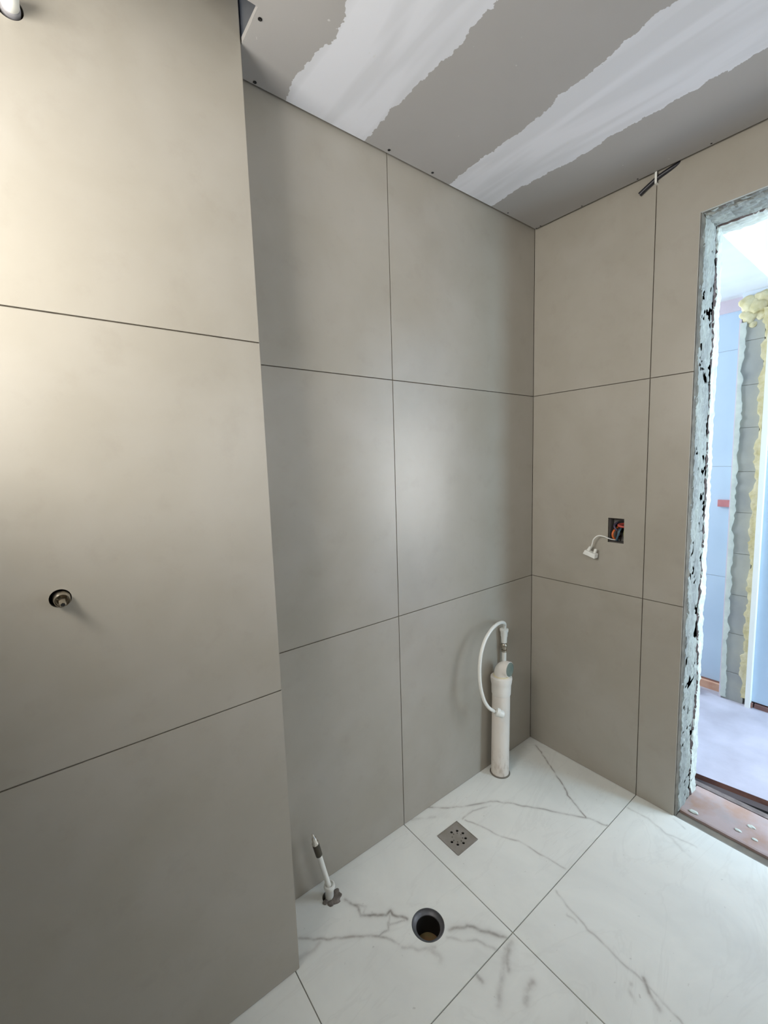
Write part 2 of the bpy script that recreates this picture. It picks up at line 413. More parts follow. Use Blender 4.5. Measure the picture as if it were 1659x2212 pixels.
# dense tile tops carrying the vein attribute
STEP = 0.003
def segd(px, py, a, b):
    dx, dy = b[0]-a[0], b[1]-a[1]; L = dx*dx+dy*dy
    t = max(0, min(1, ((px-a[0])*dx+(py-a[1])*dy)/L)) if L else 0
    ex, ey = px-a[0]-t*dx, py-a[1]-t*dy
    return math.hypot(ex, ey)
def vein_field():
    fld = {}
    for (w, s, pl) in VEINS:
        w *= 0.78
        # roughen each stroke a little so that it wanders like a natural vein
        pts = []
        for i in range(len(pl)-1):
            for k in range(6):
                t = k/6; x = pl[i][0]*(1-t)+pl[i+1][0]*t; y = pl[i][1]*(1-t)+pl[i+1][1]*t
                o_ = noise.noise_vector(Vector((x*45, y*45, 3)))*0.005
                pts.append((x+o_.x, y+o_.y))
        pts.append(tuple(pl[-1]))
        for a, b in zip(pts, pts[1:]):
            R_ = w*3
            for ix in range(int((min(a[0], b[0])-R_)/STEP)-1, int((max(a[0], b[0])+R_)/STEP)+2):
                for iy in range(int((min(a[1], b[1])-R_)/STEP)-1, int((max(a[1], b[1])+R_)/STEP)+2):
                    d = segd(ix*STEP, iy*STEP, a, b)
                    val = s*math.exp(-(d/w)**2) + 0.22*s*math.exp(-(d/(w*2.6))**2)
                    if val > fld.get((ix, iy), 0.01): fld[(ix, iy)] = val
    return fld
FLD = vein_field()
verts, faces, vals, mi = list(sub.v), list(sub.f), [0]*len(sub.v), [1]*len(sub.f)
def tile_top(x0, x1, y0, y1):
    """tile from x0..x1 / y0..y1 as a fine grid; holes cut exactly"""
    x0 += GAP; x1 -= GAP; y0 += GAP; y1 -= GAP
    def ticks(a, b):
        t = [a]; k = math.floor(a/STEP)+1
        while k*STEP < b-1e-5:
            if k*STEP-a > 1e-4: t.append(k*STEP)
            k += 1
        return t+[b]
    X, Y = ticks(x0, x1), ticks(y0, y1); idx = {}
    fine = x1 > -1.62 and y1 > -1.0
    def vert(i, j):
        if (i, j) not in idx:
            x, y = X[i], Y[j]; val = FLD.get((round(x/STEP), round(y/STEP)), 0)
            for hx, hy, hr in ((HX, HY, HR), (SX, SY, SR)):           # snap to the round holes
                d = math.hypot(x-hx, y-hy)
                if d < hr and d > 1e-6: x, y = hx+(x-hx)*hr/d, hy+(y-hy)*hr/d
            if abs(x-GX) < GW and abs(y-GY) < GW:
                if GW-abs(x-GX) < GW-abs(y-GY): x = GX+math.copysign(GW, x-GX)
                else: y = GY+math.copysign(GW, y-GY)
            idx[(i, j)] = len(verts); verts.append((x, y, 0)); vals.append(val)
        return idx[(i, j)]
    for i in range(len(X)-1):
        for j in range(len(Y)-1):
            ins = False
            for hx, hy, hr in ((HX, HY, HR), (SX, SY, SR)):
                if all(math.hypot(X[a]-hx, Y[b]-hy) < hr for a in (i, i+1) for b in (j, j+1)): ins = True
            if all(abs(X[a]-GX) < GW and abs(Y[b]-GY) < GW for a in (i, i+1) for b in (j, j+1)): ins = True
            if ins: continue
            faces.append((vert(i, j), vert(i+1, j), vert(i+1, j+1), vert(i, j+1))); mi.append(0)
def tile_plain(x0, x1, y0, y1):
    k = len(verts); x0 += GAP; x1 -= GAP; y0 += GAP; y1 -= GAP
    for p in ((x0, y0), (x1, y0), (x1, y1), (x0, y1)): verts.append((*p, 0)); vals.append(0)
    faces.append((k, k+1, k+2, k+3)); mi.append(0)
X_ = [-2.6, -2.121, -1.3213, -A1, 0.004]; Y_ = [-1.95, -B1-.8, -B1, 0.004]
for i in range(4):
    for j in range(3):
        if i >= 2 and j >= 1 or (i == 1 and j == 2): tile_top(X_[i], X_[i+1], Y_[j], Y_[j+1])
        else: tile_plain(X_[i], X_[i+1], Y_[j], Y_[j+1])
# tile edges down into the joints
for xk in (-2.121, -1.3213, -A1):
    for sgn in (-1, 1):
        k = len(verts); x = xk+sgn*GAP
        for p in ((x, -1.95, 0), (x, 0, 0), (x, 0, -.0025), (x, -1.95, -.0025)): verts.append(p); vals.append(0)
        faces.append((k, k+1, k+2, k+3)); mi.append(0)
for yk in (-B1-.8, -B1):
    for sgn in (-1, 1):
        k = len(verts); y = yk+sgn*GAP
        for p in ((-2.6, y, 0), (0, y, 0), (0, y, -.0025), (-2.6, y, -.0025)): verts.append(p); vals.append(0)
        faces.append((k, k+1, k+2, k+3)); mi.append(0)
me = bpy.data.meshes.new('floor'); me.from_pydata([tuple(v) for v in verts], [], faces)
me.materials.append(MARBLE); me.materials.append(GROUTF)
me.polygons.foreach_set('material_index', mi)
at = me.attributes.new('vein', 'FLOAT', 'POINT'); at.data.foreach_set('value', [float(v) for v in vals])
fl = bpy.data.objects.new('floor', me); scene.collection.objects.link(fl)
struct(fl, 'white marble-look tiled bathroom floor with grey-brown veins')

# ------------------------------------------------------------------ ceiling board, notched round the pilaster, with a shadow gap to the walls
g = G()
pC = lambda x, y, d=0: (x, y, Hc(x, y)+d)
plate(g, [(-0.018, -1.9), (-0.018, -0.020), (-1.293, -0.020), (-1.293, -0.207), (-2.5, -0.213), (-2.5, -1.9)], [], 0, 0.0125, pC, 0)
plate(g, [(-0.018, -1.9), (-0.018, -0.020), (-1.293, -0.020), (-1.293, -0.207), (-2.5, -0.213), (-2.5, -1.9)], [], 0.0125, 0.0126, pC, 0)
struct(g.build('ceiling', BOARD), 'plasterboard ceiling with two pale jointing bands')
g = G(); g.box(-2.7, 0.21, -2.0, 0.12, TOP+.0, TOP+.1)
struct(g.build('ceiling', SLAB))

# ------------------------------------------------------------------ rough doorway: mortar jamb, plaster skin, lintel
def nz(x, y, z, s): return noise.noise(Vector((x*s, y*s, z*s)))
def rough_face(name, place, length, label, seed, lo=0.012, hi=0.205, sgn=1):
    """strip lo..hi across the wall thickness, length along; place(w, l, depth) depth>0 = proud of the reveal"""
    NX, NL = 44, int(length/0.008); v = []; fs = []; mi = []
    info = []
    for j in range(NL+1):
        l = length*j/NL
        e0 = lo + 0.006*nz(seed, l, 0, 30) + 0.004*nz(seed, l, 4, 90)
        e1 = hi + 0.010*nz(seed+3, l, 0, 9) + 0.005*nz(seed+3, l, 0, 55)
        gp = 0.152 + 0.030*nz(seed+7, l, 0, 3.2) + 0.008*nz(seed+7, l, 0, 24)
        gw = max(0, 0.0065*(0.55+1.6*nz(seed+9, l, 0, 5)))
        left = 0.030 + 0.012*nz(seed+11, l, 0, 16) + .006*nz(seed+11, l, 0, 50)
        info.append((gp, gw, left))
        for i in range(NX+1):
            w = e0 + (e1-e0)*i/NX
            d = 0.004*nz(w, l, seed, 28) + 0.003*nz(w, l, seed, 80) + 0.003*nz(w, l, seed+2, 9)
            if w < left: d -= 0.006 + 0.004*nz(w, l, seed, 60)          # mortar set back behind the tile
            if w > gp: d += 0.003
            if abs(w-gp) < gw: d -= 0.0045
            v.append(place(w, l, d))
    W = NX+1
    for j in range(NL):
        gp, gw, left = info[j]
        for i in range(NX):
            w = lo + (hi-lo)*(i+.5)/NX; l = length*j/NL
            fs.append((j*W+i, j*W+i+1, (j+1)*W+i+1, (j+1)*W+i))
            m_ = 0
            if abs(w-gp) < gw+.0015: m_ = 2
            elif w > gp: m_ = 1
            elif w < left-.006 and nz(seed, l, 1, 14) > 0.36 and w > 0.014: m_ = 2
            mi.append(m_)
    # closing rim back into the wall
    k = len(v)
    for j in range(NL+1): v.append(place(hi, length*j/NL, -0.02)); v.append(place(lo, length*j/NL, -0.02))
    for j in range(NL):
        fs.append((j*W+NX, (j+1)*W+NX, k+2*(j+1), k+2*j)); mi.append(1)
        fs.append((j*W, (j+1)*W, k+2*(j+1)+1, k+2*j+1)); mi.append(0)
    return struct(obj(name, v, fs, [MORTAR, PLASTER, VOID], None, False, mi), label)
rough_face('trim_1', lambda w, l, d: (w, -T0-.004-d, l+.002), 2.095, 'crumbled grey mortar jamb with a white plaster skin at the doorway', 2.0)
rough_face('trim_2', lambda w, l, d: (w, -T0-.004-l, 2.096-d), 0.81, 'rough grey mortar underside of the doorway lintel', 21.0, 0.012, 0.215)
rough_face('trim_3', lambda w, l, d: (w, -T1+.004+d, l+.002), 2.095, None, 41.0)

# ------------------------------------------------------------------ threshold and hall
g = G()
g.box(0.004, 0.045, -1.41, -T0-.004, -0.05, -0.006)
struct(g.build('trim_4', STRIP), 'grey mortar strip between bathroom tiles and threshold')
g = G(); ys = [-T0-.004-0.8*i/60 for i in range(61)]
v = []; fs = []
for i, y in enumerate(ys):
    a = 0.047+0.002*nz(0, y, 0, 40); b = 0.238+0.002*nz(1, y, 0, 30)
    for (x, zz) in ((a, -.03), (a, .002), (a+.006, .004), ((a+b)/2, .004+.001*nz(2, y, 0, 20)), (b-.008, .004), (b, .001), (b, -.03)): v.append((x, y, zz))
for i in range(60):
    for k in range(6): fs.append((i*7+k, i*7+k+1, (i+1)*7+k+1, (i+1)*7+k))
struct(obj('trim_5', v, fs, SCREED), 'pinkish clay-coloured screed threshold in the doorway')
g = G()
g.box(0.243, 0.268, -1.41, -T0+.05, -0.05, 0.001); g.box(0.268, 0.345, -1.41, -T0+.05, -0.06, -0.035, 1)
struct(g.build('trim_6', [noisy('channel', rgb(120, 108, 104), rgb(96, 86, 84), 30, .7), BLACK]), 'dark grooved channel across the threshold')
# splashes of plaster on the screed
k_ = 0
for (x, y, rr, lab) in ((0.095, -0.775, .010, 'white plaster speck on the pink threshold, middle of the three'), (0.150, -0.800, .012, 'larger white plaster speck on the pink threshold beside the groove'), (0.092, -0.822, .008, 'small white plaster speck on the pink threshold nearest the frame edge'), (0.070, -0.650, .014, 'plaster crumb on the threshold at the foot of the jamb')):
    bm = bmesh.new(); bmesh.ops.create_icosphere(bm, subdivisions=3, radius=rr)
    for vv in bm.verts:
        vv.co *= 1+0.45*noise.noise(vv.co*90+Vector((k_*7, 0, 0))); vv.co.z *= 0.30; vv.co.x *= 0.7
    me = bpy.data.meshes.new('plaster_speck'); bm.to_mesh(me); bm.free(); me.materials.append(PLASTER)
    o = bpy.data.objects.new('plaster_speck', me); scene.collection.objects.link(o); o.location = (x, y, 0.0055)
    tag(o, lab, 'plaster speck', 'plaster specks on the threshold'); k_ += 1
g = G()
g.add([(x, y, z) for z in (-.08, .010) for (x, y) in ((.300, -.57), (.345, -.86), (.40, -1.45), (.40, -2.8), (2.6, -2.8), (2.6, 1.2), (.300, 1.2))],
      [tuple(range(7)), tuple(range(7, 14))] + [(i, (i+1) % 7, 7+(i+1) % 7, 7+i) for i in range(7)])
struct(g.build('floor', HALLF), 'pale lilac hall floor beyond the doorway')
g = G()   # brownish broken edge of the hall screed facing the channel
g.add([(.2990, -.57, -.012), (.3440, -.86, -.012), (.3985, -1.45, -.012), (.3985, -1.45, .0095), (.3440, -.86, .0095), (.2990, -.57, .0095)], [(0, 1, 4, 5), (1, 2, 3, 4)])
struct(g.build('trim_7', BROWN))
g = G()
g.box(0.20, 2.6, -.59, 1.2, 2.115, 2.6)
struct(g.build('ceiling', HALLG), 'lowered grey part of the hall ceiling')
g = G(); g.box(0.20, 2.6, -2.8, -.59, 2.42, 2.6)
struct(g.build('ceiling', HALLW))
# partition end of grey blocks
def ragged(name, y_in, y_out, x, z0, z1, m, seed, label, amp=0.006, thick=0.012, parent=None, out_amp=0.0):
    n_ = 150; v = []; fs = []
    for j in range(n_+1):
        z = z0+(z1-z0)*j/n_
        yi = y_in + amp*(nz(seed, z, 0, 14)+0.8*nz(seed, z, 0, 45)+.5*nz(seed, z, 2, 4)); yo = y_out+out_amp*nz(seed+5, z, 0, 12)
        bul = thick*(1+.4*nz(seed, z, 9, 25))
        v += [(x, yi, z), (x-bul, yi, z), (x-bul*1.1, (yi+yo)/2, z), (x-bul, yo, z), (x, yo, z)]
    for j in range(n_):
        for k in range(4): fs.append((j*5+k, j*5+k+1, (j+1)*5+k+1, (j+1)*5+k))
    return obj(name, v, fs, m, parent, True)
g = G()
zz = 0.006
for h in (.16, .215, .21, .22, .215, .21, .22, .21, .215, .2):
    top = min(zz+h, 2.0)
    g.box(1.07, 1.60, -.562, -.468, zz+.001, top-.0015, 0)
    zz += h
    if zz >= 2.0: break
g.box(1.073, 1.60, -.560, -.470, 0.006, 2.115, 0)
struct(g.build('wall_hall', [BLOCK]), 'bare grey block end of the partition across the hall')
struct(ragged('trim_8', -.486, -.466, 1.070, 0.02, 1.97, PLASTER, 3.3, 'torn white plaster edge on the block partition', .010, .008))
struct(ragged('trim_9', -.470, -.4615, 1.071, 0.006, 1.99, PINKP, 8.3, None, .0005, .006))
struct(ragged('trim_10', -.553, -.574, 1.070, 0.05, 2.02, FOAM, 5.1, 'yellow expanding foam between block partition and door frame', .016, .012))
bm = bmesh.new()
for (y, z, s) in ((-.495, 2.00, .032), (-.525, 2.035, .042), (-.548, 1.99, .022), (-.49, 2.06, .034), (-.515, 1.955, .016), (-.55, 2.07, .034)):
    rr = bmesh.ops.create_icosphere(bm, subdivisions=3, radius=s)
    for vv in rr['verts']:
        vv.co *= 1+0.5*noise.noise(vv.co*45+Vector((y*90, 0, 0))); vv.co.x *= .28; vv.co += Vector((1.070, y, z))
me = bpy.data.meshes.new('expanding_foam'); bm.to_mesh(me); bm.free(); me.materials.append(FOAM)
for p in me.polygons: p.use_smooth = True
o = bpy.data.objects.new('expanding_foam', me); scene.collection.objects.link(o)
tag(o, 'lump of yellow expanding foam atop the grey block partition', 'foam')
# new door with its frame on the right of the foam
dr = thing('hall_door', (1.08, -.60, 0.006), 'pale blue-white door in its new frame across the hall', 'door')
g = G(); g.box(1.045, 1.12, -.598, -.577, 0.006, 2.07); g.box(1.045, 1.12, -1.02, -.598, 2.02, 2.07); g.box(1.045, 1.12, -1.04, -1.02, 0.006, 2.07)
g.build('frame', WPLA, dr)
g = G(); g.box(1.075, 1.11, -1.02, -.598, 0.040, 2.02); g.build('leaf', HALLB, dr)
g = G(); g.box(1.066, 1.11, -1.02, -.612, 0.006, 0.032); g.box(1.060, 1.075, -.606, -.590, 0.004, 0.034); g.build('bottom_edge', BROWN, dr)
g = G(); g.box(1.071, 1.14, -1.2, -.468, 2.072, 2.42); g.box(1.07, 1.14, -1.2, -1.04, 0.0, 2.07); g.box(1.18, 1.3, -2.8, -1.1, 0, 2.42)
g.box(1.125, 1.3, -1.2, -.59, 0, 2.42)
struct(g.build('wall_hall', HALLW))
# tiled wall of the room to the left of the partition
g = G(); pH = lambda t, z, d=0: (1.14+d, -t, z)
for (c_, d) in ((0.062, 0.66), (0.662, 1.26), (1.262, 1.86), (1.862, 2.052)):
    plate(g, rect(-1.0, .452, c_, d), [], 0, 0.02, pH, 0)
g.box(1.143, 1.20, -.452, 1.0, 0.06, 2.06, 1)
struct(g.build('wall_far', [HALLB, HALLG]), 'pale tiled wall of the room beyond the hall')
g = G(); g.box(1.13, 1.20, -.47, 1.0, 2.052, 2.115)
struct(g.build('trim_11', PINKP))
g = G(); g.box(1.12, 1.20, -.4615, 1.0, 0.006, 0.052, 0); g.box(1.139, 1.2, -.4615, 1.0, 0.052, 0.060, 1)
struct(g.build('trim_12', [BRICK, BROWN]), 'clay brick footing under the pale far wall')
g = G()
v = [(0, 0, 0), (.10, 0, 0), (.10, .06, 0), (0, .06, 0), (.01, .005, .045), (.08, .0, .052), (.09, .055, .02), (0.01, .05, .038)]
g.add([Vector(p) for p in v], [(0, 1, 2, 3), (4, 5, 6, 7), (0, 1, 5, 4), (1, 2, 6, 5), (2, 3, 7, 6), (3, 0, 4, 7)])
br = g.build('brick_fragment', BRICK); br.location = (1.01, -.385, 0.006); br.rotation_euler = (0, 0, .5)
tag(br, 'broken orange brick piece on the hall floor under the far wall', 'brick')
g = G(); g.box(1.127, 1.14, -.452, -.395, 1.045, 1.082)
tag(g.build('red_strip', noisy('red_plastic', rgb(196, 130, 130), rgb(186, 120, 124), 20, .5)), 'small reddish strip on the pale wall beyond the hall', 'strip')
g = G()   # board leaning against the far wall
g.add([Vector(p) for p in ((1.085, -.345, .58), (1.085, -.30, .58), (1.139, -.30, 1.02), (1.139, -.352, 1.02), (1.089, -.345, .58), (1.089, -.30, .58), (1.1399, -.30, 1.02), (1.1399, -.352, 1.02))],
      [(0, 1, 2, 3), (4, 5, 6, 7), (0, 1, 5, 4), (1, 2, 6, 5), (2, 3, 7, 6), (3, 0, 4, 7)])
# outer shell of the hall
g = G(); g.box(0.20, 2.6, 1.1, 1.2, 0, 2.5); g.box(2.5, 2.6, -2.8, 1.2, 0, 2.5)
g.box(0.1, 0.20, -2.8, -2.0, -.05, 2.5)
struct(g.build('wall_hall', HALLW))

# ------------------------------------------------------------------ white waste standpipe in the corner
base = Vector((-0.303, -0.054, 0.0)); topv = Vector((-0.290, -0.052, 0.432)); ax = (topv-base).normalized()
t = thing('waste_standpipe', tuple(base), 'upright white plastic waste pipe in the corner, elbow on top', 'pipe')
R0 = 0.0370
g = G(); g.lathe([(R0, -.05), (R0, .335), (R0-.002, .380), (R0-.003, .381)], base, ax, 48, cap0=False)
pipe = g.build('pipe', DPVC, t, True)
g = G(); g.lathe([(R0+.0005, .350), (R0+.0025, .355), (R0+.0030, .380), (R0+.0030, .392), (R0+.0045, .398), (R0+.0060, .406), (R0+.0075, .418), (R0+.0070, .426), (R0+.002, .430), (R0-.003, .430), (R0-.005, .414)], base, ax, 48)
g.build('collar', PVC, t, True)
g = G(); g.lathe([(0.0345, .418), (0.0355, .427), (0.0335, .433), (.028, .435)], base, ax, 40)
g.build('seal', SEAL, t, True)
# elbow: rises out of the collar and turns towards the doorway
e0 = base+ax*.420; dirE = Vector((0.14, -0.99, 0.05)).normalized(); rad = 0.0275
P = [e0, e0+ax*.018]; cen = e0+ax*.018
for k in range(1, 9):
    a_ = math.pi/2*k/8; P.append(cen + ax*(0.028*math.sin(a_)) + dirE*(0.022*(1-math.cos(a_))))
P.append(P[-1]+dirE*.016)
g = G(); g.tube(P, lambda q_: 0.0300 if q_ < .85 else 0.0312, 32, 1)
g.build('elbow', PVC, t, True)
g = G(); g.lathe([(0.0280, -.001), (0.0288, 0.0010), (0.0284, .0022), (.0265, .0026), (.0255, .0012), (.012, .0008), (.0005, .0008)], P[-1], dirE, 40)
g.build('end_cap', TEAL, t, True)['label'] = 'grey-teal cap in the elbow mouth'
# ring of dirty sealant round the foot
g = G(); g.lathe([(R0+.0055, 0.0005), (R0+.004, .0025), (R0, .004)], (base.x, base.y, 0), (0, 0, 1), 48, cap0=False, cap1=False)
g.build('foot_ring', STRIP, t, True)

# ------------------------------------------------------------------ water supply pipe behind it with brass end, and the flexible hose
t = thing('water_supply_pipe', (-0.234, -0.024, 0.0), 'thin white water pipe with metal thread rising behind the waste pipe', 'pipe')
g = G(); g.lathe([(0.0095, 0.0), (0.0095, .512)], (-0.234, -0.024, 0.0), (0, 0, 1), 20); g.build('pipe', WPLA, t, True)
g = G(); g.lathe([(0.0105, .508), (.0125, .510), (.0125, .517), (.0085, .519), (.0085, .522), (.0125, .524), (.0135, .530), (.0135, .540), (.011, .545)], (-0.234, -0.024, 0), (0, 0, 1), 12)
g.build('threaded_fitting', STEEL, t, True)
t = thing('flexible_hose', (-0.234, -0.024, 0.545), 'white flexible water hose looping from thin pipe down to standpipe', 'hose')
g = G(); g.tube([(-0.234, -0.026, .610), (-0.238, -0.031, .630), (-.256, -.040, .647), (-.288, -.049, .660), (-.330, -.058, .663), (-.376, -.066, .654), (-.420, -.072, .625), (-.450, -.077, .580), (-.466, -.083, .522), (-.468, -.089, .462), (-.460, -.098, .408), (-.444, -.106, .374), (-.424, -.111, .354), (-.408, -.113, .345)], 0.0068, 16, 8)
g.build('hose', HOSE, t, True)
g = G(); g.lathe([(.0085, 0.0), (.0115, .003), (.0120, .018), (.0125, .021), (.0125, .027), (.0145, .032), (.0150, .048), (.0185, .056), (.0185, .063), (.012, .066), (.0078, .067)], (-0.234, -0.024, 0.547), (0, 0, 1), 20)
g.build('upper_nut', WPLA, t, True)
ed = Vector((0.66, -0.62, -0.42)).normalized()
g = G(); g.lathe([(.0075, -.012), (.0080, 0.0), (.0085, .001)], (-.412, -.113, .347), ed, 20); g.build('ferrule', CHROME, t, True)
g = G(); g.lathe([(.0085, 0), (.0160, .002), (.0165, .014), (.0140, .017), (.0140, .029), (.0115, .033), (.0090, .033), (.0085, .022)], (-.408, -.115, .345), ed, 20)
g.build('lower_nut', WPLA, t, True)

# ------------------------------------------------------------------ short floor water stub beside the pilaster
t = thing('floor_water_stub', (SX, SY, 0.0), 'short leaning white water stub in the floor beside the pilaster', 'pipe')
b0 = Vector((SX, SY, -0.03)); 
g = G(); g.lathe([(.0125, 0), (.0130, .03), (.0130, .055), (.0165, .060), (.0175, .066), (.0165, .072), (.0120, .074), (.0105, .068)], b0, Vector((0.03, -.02, 1)), 28)
g.build('socket', WPLA, t, True)
b1 = Vector((SX+.001, SY-.001, 0.035)); top = Vector((-1.178, -.052, .168)); d_ = (top-b1)
g = G(); g.lathe([(.0078, 0), (.0078, d_.length)], b1, d_, 22); g.build('pipe', WPLA, t, True)
g = G(); g.lathe([(.0080, d_.length-.014), (.0102, d_.length-.012), (.0108, d_.length+.010), (.0108, d_.length+.030)], b1, d_, 10)
g.build('threaded_sleeve', DKMET, t, True)['label'] = 'dark threaded metal sleeve'
g = G(); g.lathe([(.0100, d_.length+.030), (.0108, d_.length+.034), (.0070, d_.length+.042), (.0075, d_.length+.050), (.0040, d_.length+.056), (.0030, d_.length+.066), (.0008, d_.length+.068)], b1, d_, 14)
g.build('tip', CHROME, t, True)['label'] = 'shiny metal tip'
# crumbled mortar round the stub
bm = bmesh.new()
for i, (dx, dy, s) in enumerate(((.016, -.012, .012), (.024, -.002, .011), (.012, -.024, .012), (-.006, -.022, .010), (.026, -.016, .009), (-.018, -.008, .008))):
    rr = bmesh.ops.create_icosphere(bm, subdivisions=3, radius=s)
    for vv in rr['verts']:
        vv.co *= 1+0.4*noise.noise(vv.co*120+Vector((i*5, 0, 0))); vv.co.z *= .28; vv.co += Vector((SX+dx, SY+dy, .001))
me = bpy.data.meshes.new('mortar_patch'); bm.to_mesh(me); bm.free(); me.materials.append(noisy('dark_mortar', rgb(98, 92, 86), rgb(128, 120, 114), 60, .95, 0, .5))
o = bpy.data.objects.new('mortar_patch', me); scene.collection.objects.link(o)
tag(o, 'crumbled dark mortar on the floor around the short water stub', 'mortar')

# ------------------------------------------------------------------ toilet waste pipe in the floor
t = thing('toilet_waste_pipe', (HX, HY, 0.0), 'round dark open waste pipe sunk in the white floor', 'pipe')
g = G(); g.lathe([(.0470, -.09), (.0470, -.0008), (.0462, .0006), (.0450, .0002), (.0440, -.003), (.0385, -.007), (.0350, -.009), (.0346, -.012), (.0346, -.09)], (HX, HY, 0), (0, 0, 1), 56, cap0=False, cap1=False)
g.build('rim', DARKP, t, True)
g = G(); g.lathe([(.0343, -.011), (.0343, -.10), (.0345, -.101)], (HX, HY, 0), (0, 0, 1), 48, cap0=False, cap1=False)
g.build('inner_pipe', BLACK, t, True)
g = G(); g.lathe([(.0342, -.0690), (.0342, -.066), (.030, -.0645), (.001, -.064)], (HX, HY, 0), (0, 0, 1), 40)
g.build('muddy_bottom', MUD, t, True)['label'] = 'ochre mud at the bottom'

# ------------------------------------------------------------------ square floor drain
t = thing('floor_drain', (GX, GY, 0.0), 'square metal floor drain grate with a ring of round holes', 'drain')
hs = []
for k in range(8):
    a_ = 2*math.pi*k/8
    if k != 3: hs.append(circle(.0285*math.cos(a_), .0285*math.sin(a_), .0049, 18))
    hs.append(circle(.0185*math.cos(a_), .0185*math.sin(a_), .0023, 12))
pD = lambda x, y, d=0: (GX+x, GY+y, 0.001-d)
g = G(); w_ = .0500
plate(g, rect(-w_+.002, w_-.002, -w_+.002, w_-.002), hs, 0, .003, pD, 0)
g.build('grate', GRATE, t)
g = G()
plate(g, rect(-w_-.0008, w_+.0008, -w_-.0008, w_+.0008), [rect(-w_+.0016, w_-.0016, -w_+.0016, w_-.0016)], -.0006, .02, pD, 0)
g.build('frame', GRATE, t)
g = G(); g.box(GX-.049, GX+.049, GY-.049, GY+.049, -.04, -.036); g.build('well', BLACK, t)

# ------------------------------------------------------------------ electrical box in the right wall with loose wires
t = thing('electrical_box', (0.0, -.372, 1.0), 'open recessed electrical box full of coloured wires in the right wall', 'electrical box')
g = G()
g.box(.0455, .0475, -.4015, -.3425, .9995, 1.0945)
g.box(.008, .046, -.3435, -.3425, .9995, 1.0945); g.box(.008, .046, -.4015, -.4005, .9995, 1.0945)
g.box(.008, .046, -.4005, -.3435, .9995, 1.0005); g.box(.008, .046, -.4005, -.3435, 1.0935, 1.0945)
g.build('box', BOXG, t)
g = G(); g.lathe([(.024, 0), (.024, .002)], (.0445, -.374, 1.058), (-1, 0, 0), 28); g.build('knockout', BLACK, t)
def wire(name, pts, m, rr=.0026, lab=None):
    g = G(); g.tube([(x, -y, z) for x, y, z in pts], rr, 10, 8); o = g.build(name, m, t, True)
    if lab: o['label'] = lab
wire('wire', [(.040, .385, 1.070), (.020, .374, 1.068), (.012, .380, 1.064), (.014, .395, 1.062), (.030, .398, 1.060)], W_RD, .0048, 'red wire')
wire('wire', [(.038, .362, 1.055), (.018, .358, 1.045), (.010, .355, 1.030), (.014, .358, 1.014), (.030, .365, 1.006)], W_OR, .0040, 'orange wire')
wire('wire', [(.038, .384, 1.062), (.012, .382, 1.050), (.006, .378, 1.030), (.012, .370, 1.010), (.030, .368, 1.004)], W_BL, .0038, 'blue wire')
wire('wire', [(.040, .378, 1.068), (.020, .374, 1.050), (.014, .372, 1.030), (.020, .368, 1.012)], BLKC, .0050, 'black wire')
wire('wire', [(.040, .360, 1.074), (.022, .356, 1.064), (.016, .362, 1.052), (.020, .370, 1.044)], W_PU, .0040, 'purple wire')
wire('wire', [(.040, .392, 1.058), (.024, .394, 1.045), (.018, .396, 1.030), (.026, .396, 1.012)], W_YG, .0036, 'yellow-green wire')
wire('wire', [(.040, .372, 1.020), (.020, .366, 1.014), (.022, .356, 1.010)], W_BR, .0036, 'brown wire')
t = thing('hanging_light_socket', (-.004, -.352, 1.010), 'small white lamp connector hanging on a thin cable from the box', 'connector')
g = G(); g.tube([(.030, -.372, 1.006), (.010, -.360, 1.008), (-.008, -.350, 1.014), (-.020, -.336, 1.022), (-.030, -.318, 1.024), (-.036, -.304, 1.010), (-.036, -.298, .990), (-.034, -.294, .978)], .0023, 12, 8)
g.build('cable', WPLA, t, True)
g = G()
def wedge(cx, cy, cz, ang):
    """flat double socket body: a shallow box with a recess, turned round x"""
    ca, sa = math.cos(ang), math.sin(ang)
    def tr(a, b, c_): return (cx + c_, cy - (a*ca - b*sa), cz + (a*sa + b*ca))
    return tr
tr = wedge(-.026, -.290, .950, -0.30)
def tbox(gg, a0, a1, b0, b1, c0, c1, mi=0, tap=0):
    v = [tr(a*(1-tap*(1 if b == b1 else 0)), b, c_) for a in (a0, a1) for b in (b0, b1) for c_ in (c0, c1)]
    gg.add(v, [(0, 1, 3, 2), (4, 6, 7, 5), (0, 4, 5, 1), (2, 3, 7, 6), (0, 2, 6, 4), (1, 5, 7, 3)], mi)
tbox(g, -.025, .025, -.012, .006, -.016, .012, 0, .12)
tbox(g, -.019, -.007, .006, .026, -.008, .006, 0, .3)
tbox(g, .008, .017, .006, .024, -.006, .004)
o = g.build('body', WPLA, t); md = o.modifiers.new('bevel', 'BEVEL'); md.width = .002; md.segments = 3
g = G(); tbox(g, -.016, .018, -.0128, -.006, -.010, .007); g.build('slot', mat('slot_grey', rgb(176, 176, 172), .5), t)

# ------------------------------------------------------------------ black cable poking out under the ceiling
t = thing('black_cable_stub', (-.012, -.50, 2.272), 'cut black cable poking out between ceiling and right wall', 'cable')
g = G(); g.tube([(-.012, -.425, 2.235), (-.010, -.452, 2.250), (-.007, -.485, 2.266), (.000, -.530, 2.279), (.012, -.565, 2.292)], .0075, 16, 6)
g.build('cable', BLKC, t, True)
g = G(); g.box(-.0195, -.0175, -.4810, -.4745, 2.246, 2.2800); g.box(-.0195, .002, -.4810, -.4745, 2.2440, 2.2465)
g.build('clip', WPLA, t)['label'] = 'narrow white clip'

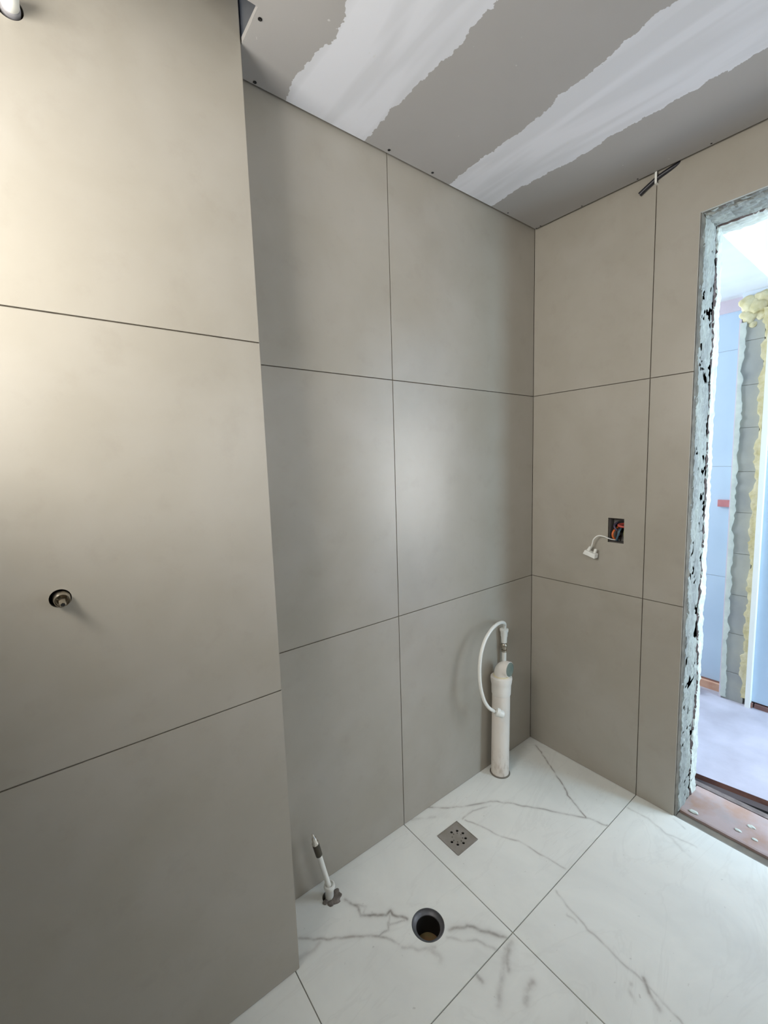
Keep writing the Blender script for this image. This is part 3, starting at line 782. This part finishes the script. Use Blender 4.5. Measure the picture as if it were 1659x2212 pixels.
# ------------------------------------------------------------------ wall outlets on the pilaster
def pil(s, z): return Vector(pP(s, z))
c0 = pil(.4225, 1.102); nrm = Vector((0, -1, -.0269)).normalized()
t = thing('shower_inlet', tuple(c0), 'small metal water inlet nipple in a dark-rimmed hole, lower left', 'water inlet')
dn = (nrm+Vector((.02, 0, -.05))).normalized()
g = G(); g.lathe([(.0140, -.03), (.0140, .001), (.0132, .004), (.0128, .012), (.0118, .014), (.0112, .013), (.0110, .006)], c0+Vector((.0022, 0, -.0005)), dn, 36)
g.build('sleeve', STEEL, t, True)
g = G(); g.lathe([(.0112, .004), (.0080, .008), (.0060, .012), (.0058, .034), (.0040, .038), (.0036, .038), (.0030, .030)], c0+Vector((.0022, 0, -.0005)), dn, 6)
g.build('nipple', STEEL, t, True)
g = G(); g.lathe([(.0028, .033), (.0028, .0385)], c0+Vector((.0022, 0, -.0005)), dn, 12); g.build('bore', BLACK, t)
c1 = pil(.408, 2.128)
t = thing('capped_shower_outlet', tuple(c1), 'white capped shower pipe outlet at the top left corner', 'water outlet')
g = G(); g.lathe([(.0142, -.03), (.0142, .003), (.0132, .005), (.0120, .006)], c1+Vector((.002, 0, -.001)), nrm, 32); g.build('collar', noisy('grey_collar', rgb(130, 128, 130), rgb(150, 148, 150), 30, .5), t, True)
g = G(); g.lathe([(.0120, .005), (.0130, .008), (.0130, .030), (.0100, .034), (.0085, .040), (.0020, .041)], c1+Vector((.002, 0, -.001)), nrm, 28); g.build('cap', WPLA, t, True)

# ------------------------------------------------------------------ galvanised ceiling channel seen in the notch beside the pilaster
g = G()
g.add([Vector(p) for p in ((-1.2935, -.207, 2.2815), (-1.2935, -.172, 2.2825), (-1.284, -.172, 2.290), (-1.284, -.212, 2.290), (-1.2925, -.207, 2.2815), (-1.2925, -.172, 2.2825))],
      [(0, 1, 2, 3)])
g.box(-1.34, -1.10, -.118+.02, -.0965, 2.30, 2.44)
g.box(-2.45, -1.286, -.245, -.243, 2.296, 2.345); g.box(-2.45, -1.286, -.245, -.216, 2.343, 2.345)
g.box(-1.292, -1.2905, -.245, -.090, 2.296, 2.40)
tag(g.build('ceiling_channel', GALV), 'galvanised steel ceiling channel showing in the gap beside the pilaster', 'metal channel')

# ------------------------------------------------------------------ drywall screws round the ceiling edge
SC = [(-1.281, -.186, 'black ceiling screw nearest the metal channel'), (-1.231, -.028, 'black ceiling screw just right of the pilaster over the rear wall'),
      (-.811, -.034, 'black ceiling screw between the bands above the rear wall tile joint'), (-.627, -.034, 'black ceiling screw just left of the second pale band'),
      (-.217, -.030, 'black ceiling screw right of the second band over the rear wall'), (-.020, -.026, 'ceiling screw in the far corner, left of the corner pair'),
      (-.024, -.048, 'ceiling screw in the far corner, right of the corner pair'), (-.024, -.224, 'first ceiling screw along the right wall from the corner'),
      (-.026, -.423, 'ceiling screw along the right wall beside the black cable'), (-.027, -.634, 'ceiling screw along the right wall above the doorway')]
proto = None
for (x, y, lab) in SC:
    if proto is None:
        g = G(); g.lathe([(.0042, 0.0), (.0046, -.0006), (.0040, -.0010), (.0022, -.0008), (.0014, .0004), (.0002, .0004)], (0, 0, 0), (0, 0, 1), 20)
        proto = o = g.build('drywall_screw', SCREW, None, True)
    else:
        o = proto.copy(); scene.collection.objects.link(o)
    s_ = 1.0 if x < -.5 else .62
    o.location = (x, y, Hc(x, y)-.0002); o.scale = (s_, s_, s_)
    tag(o, lab, 'screw', 'drywall screws round the ceiling edge')
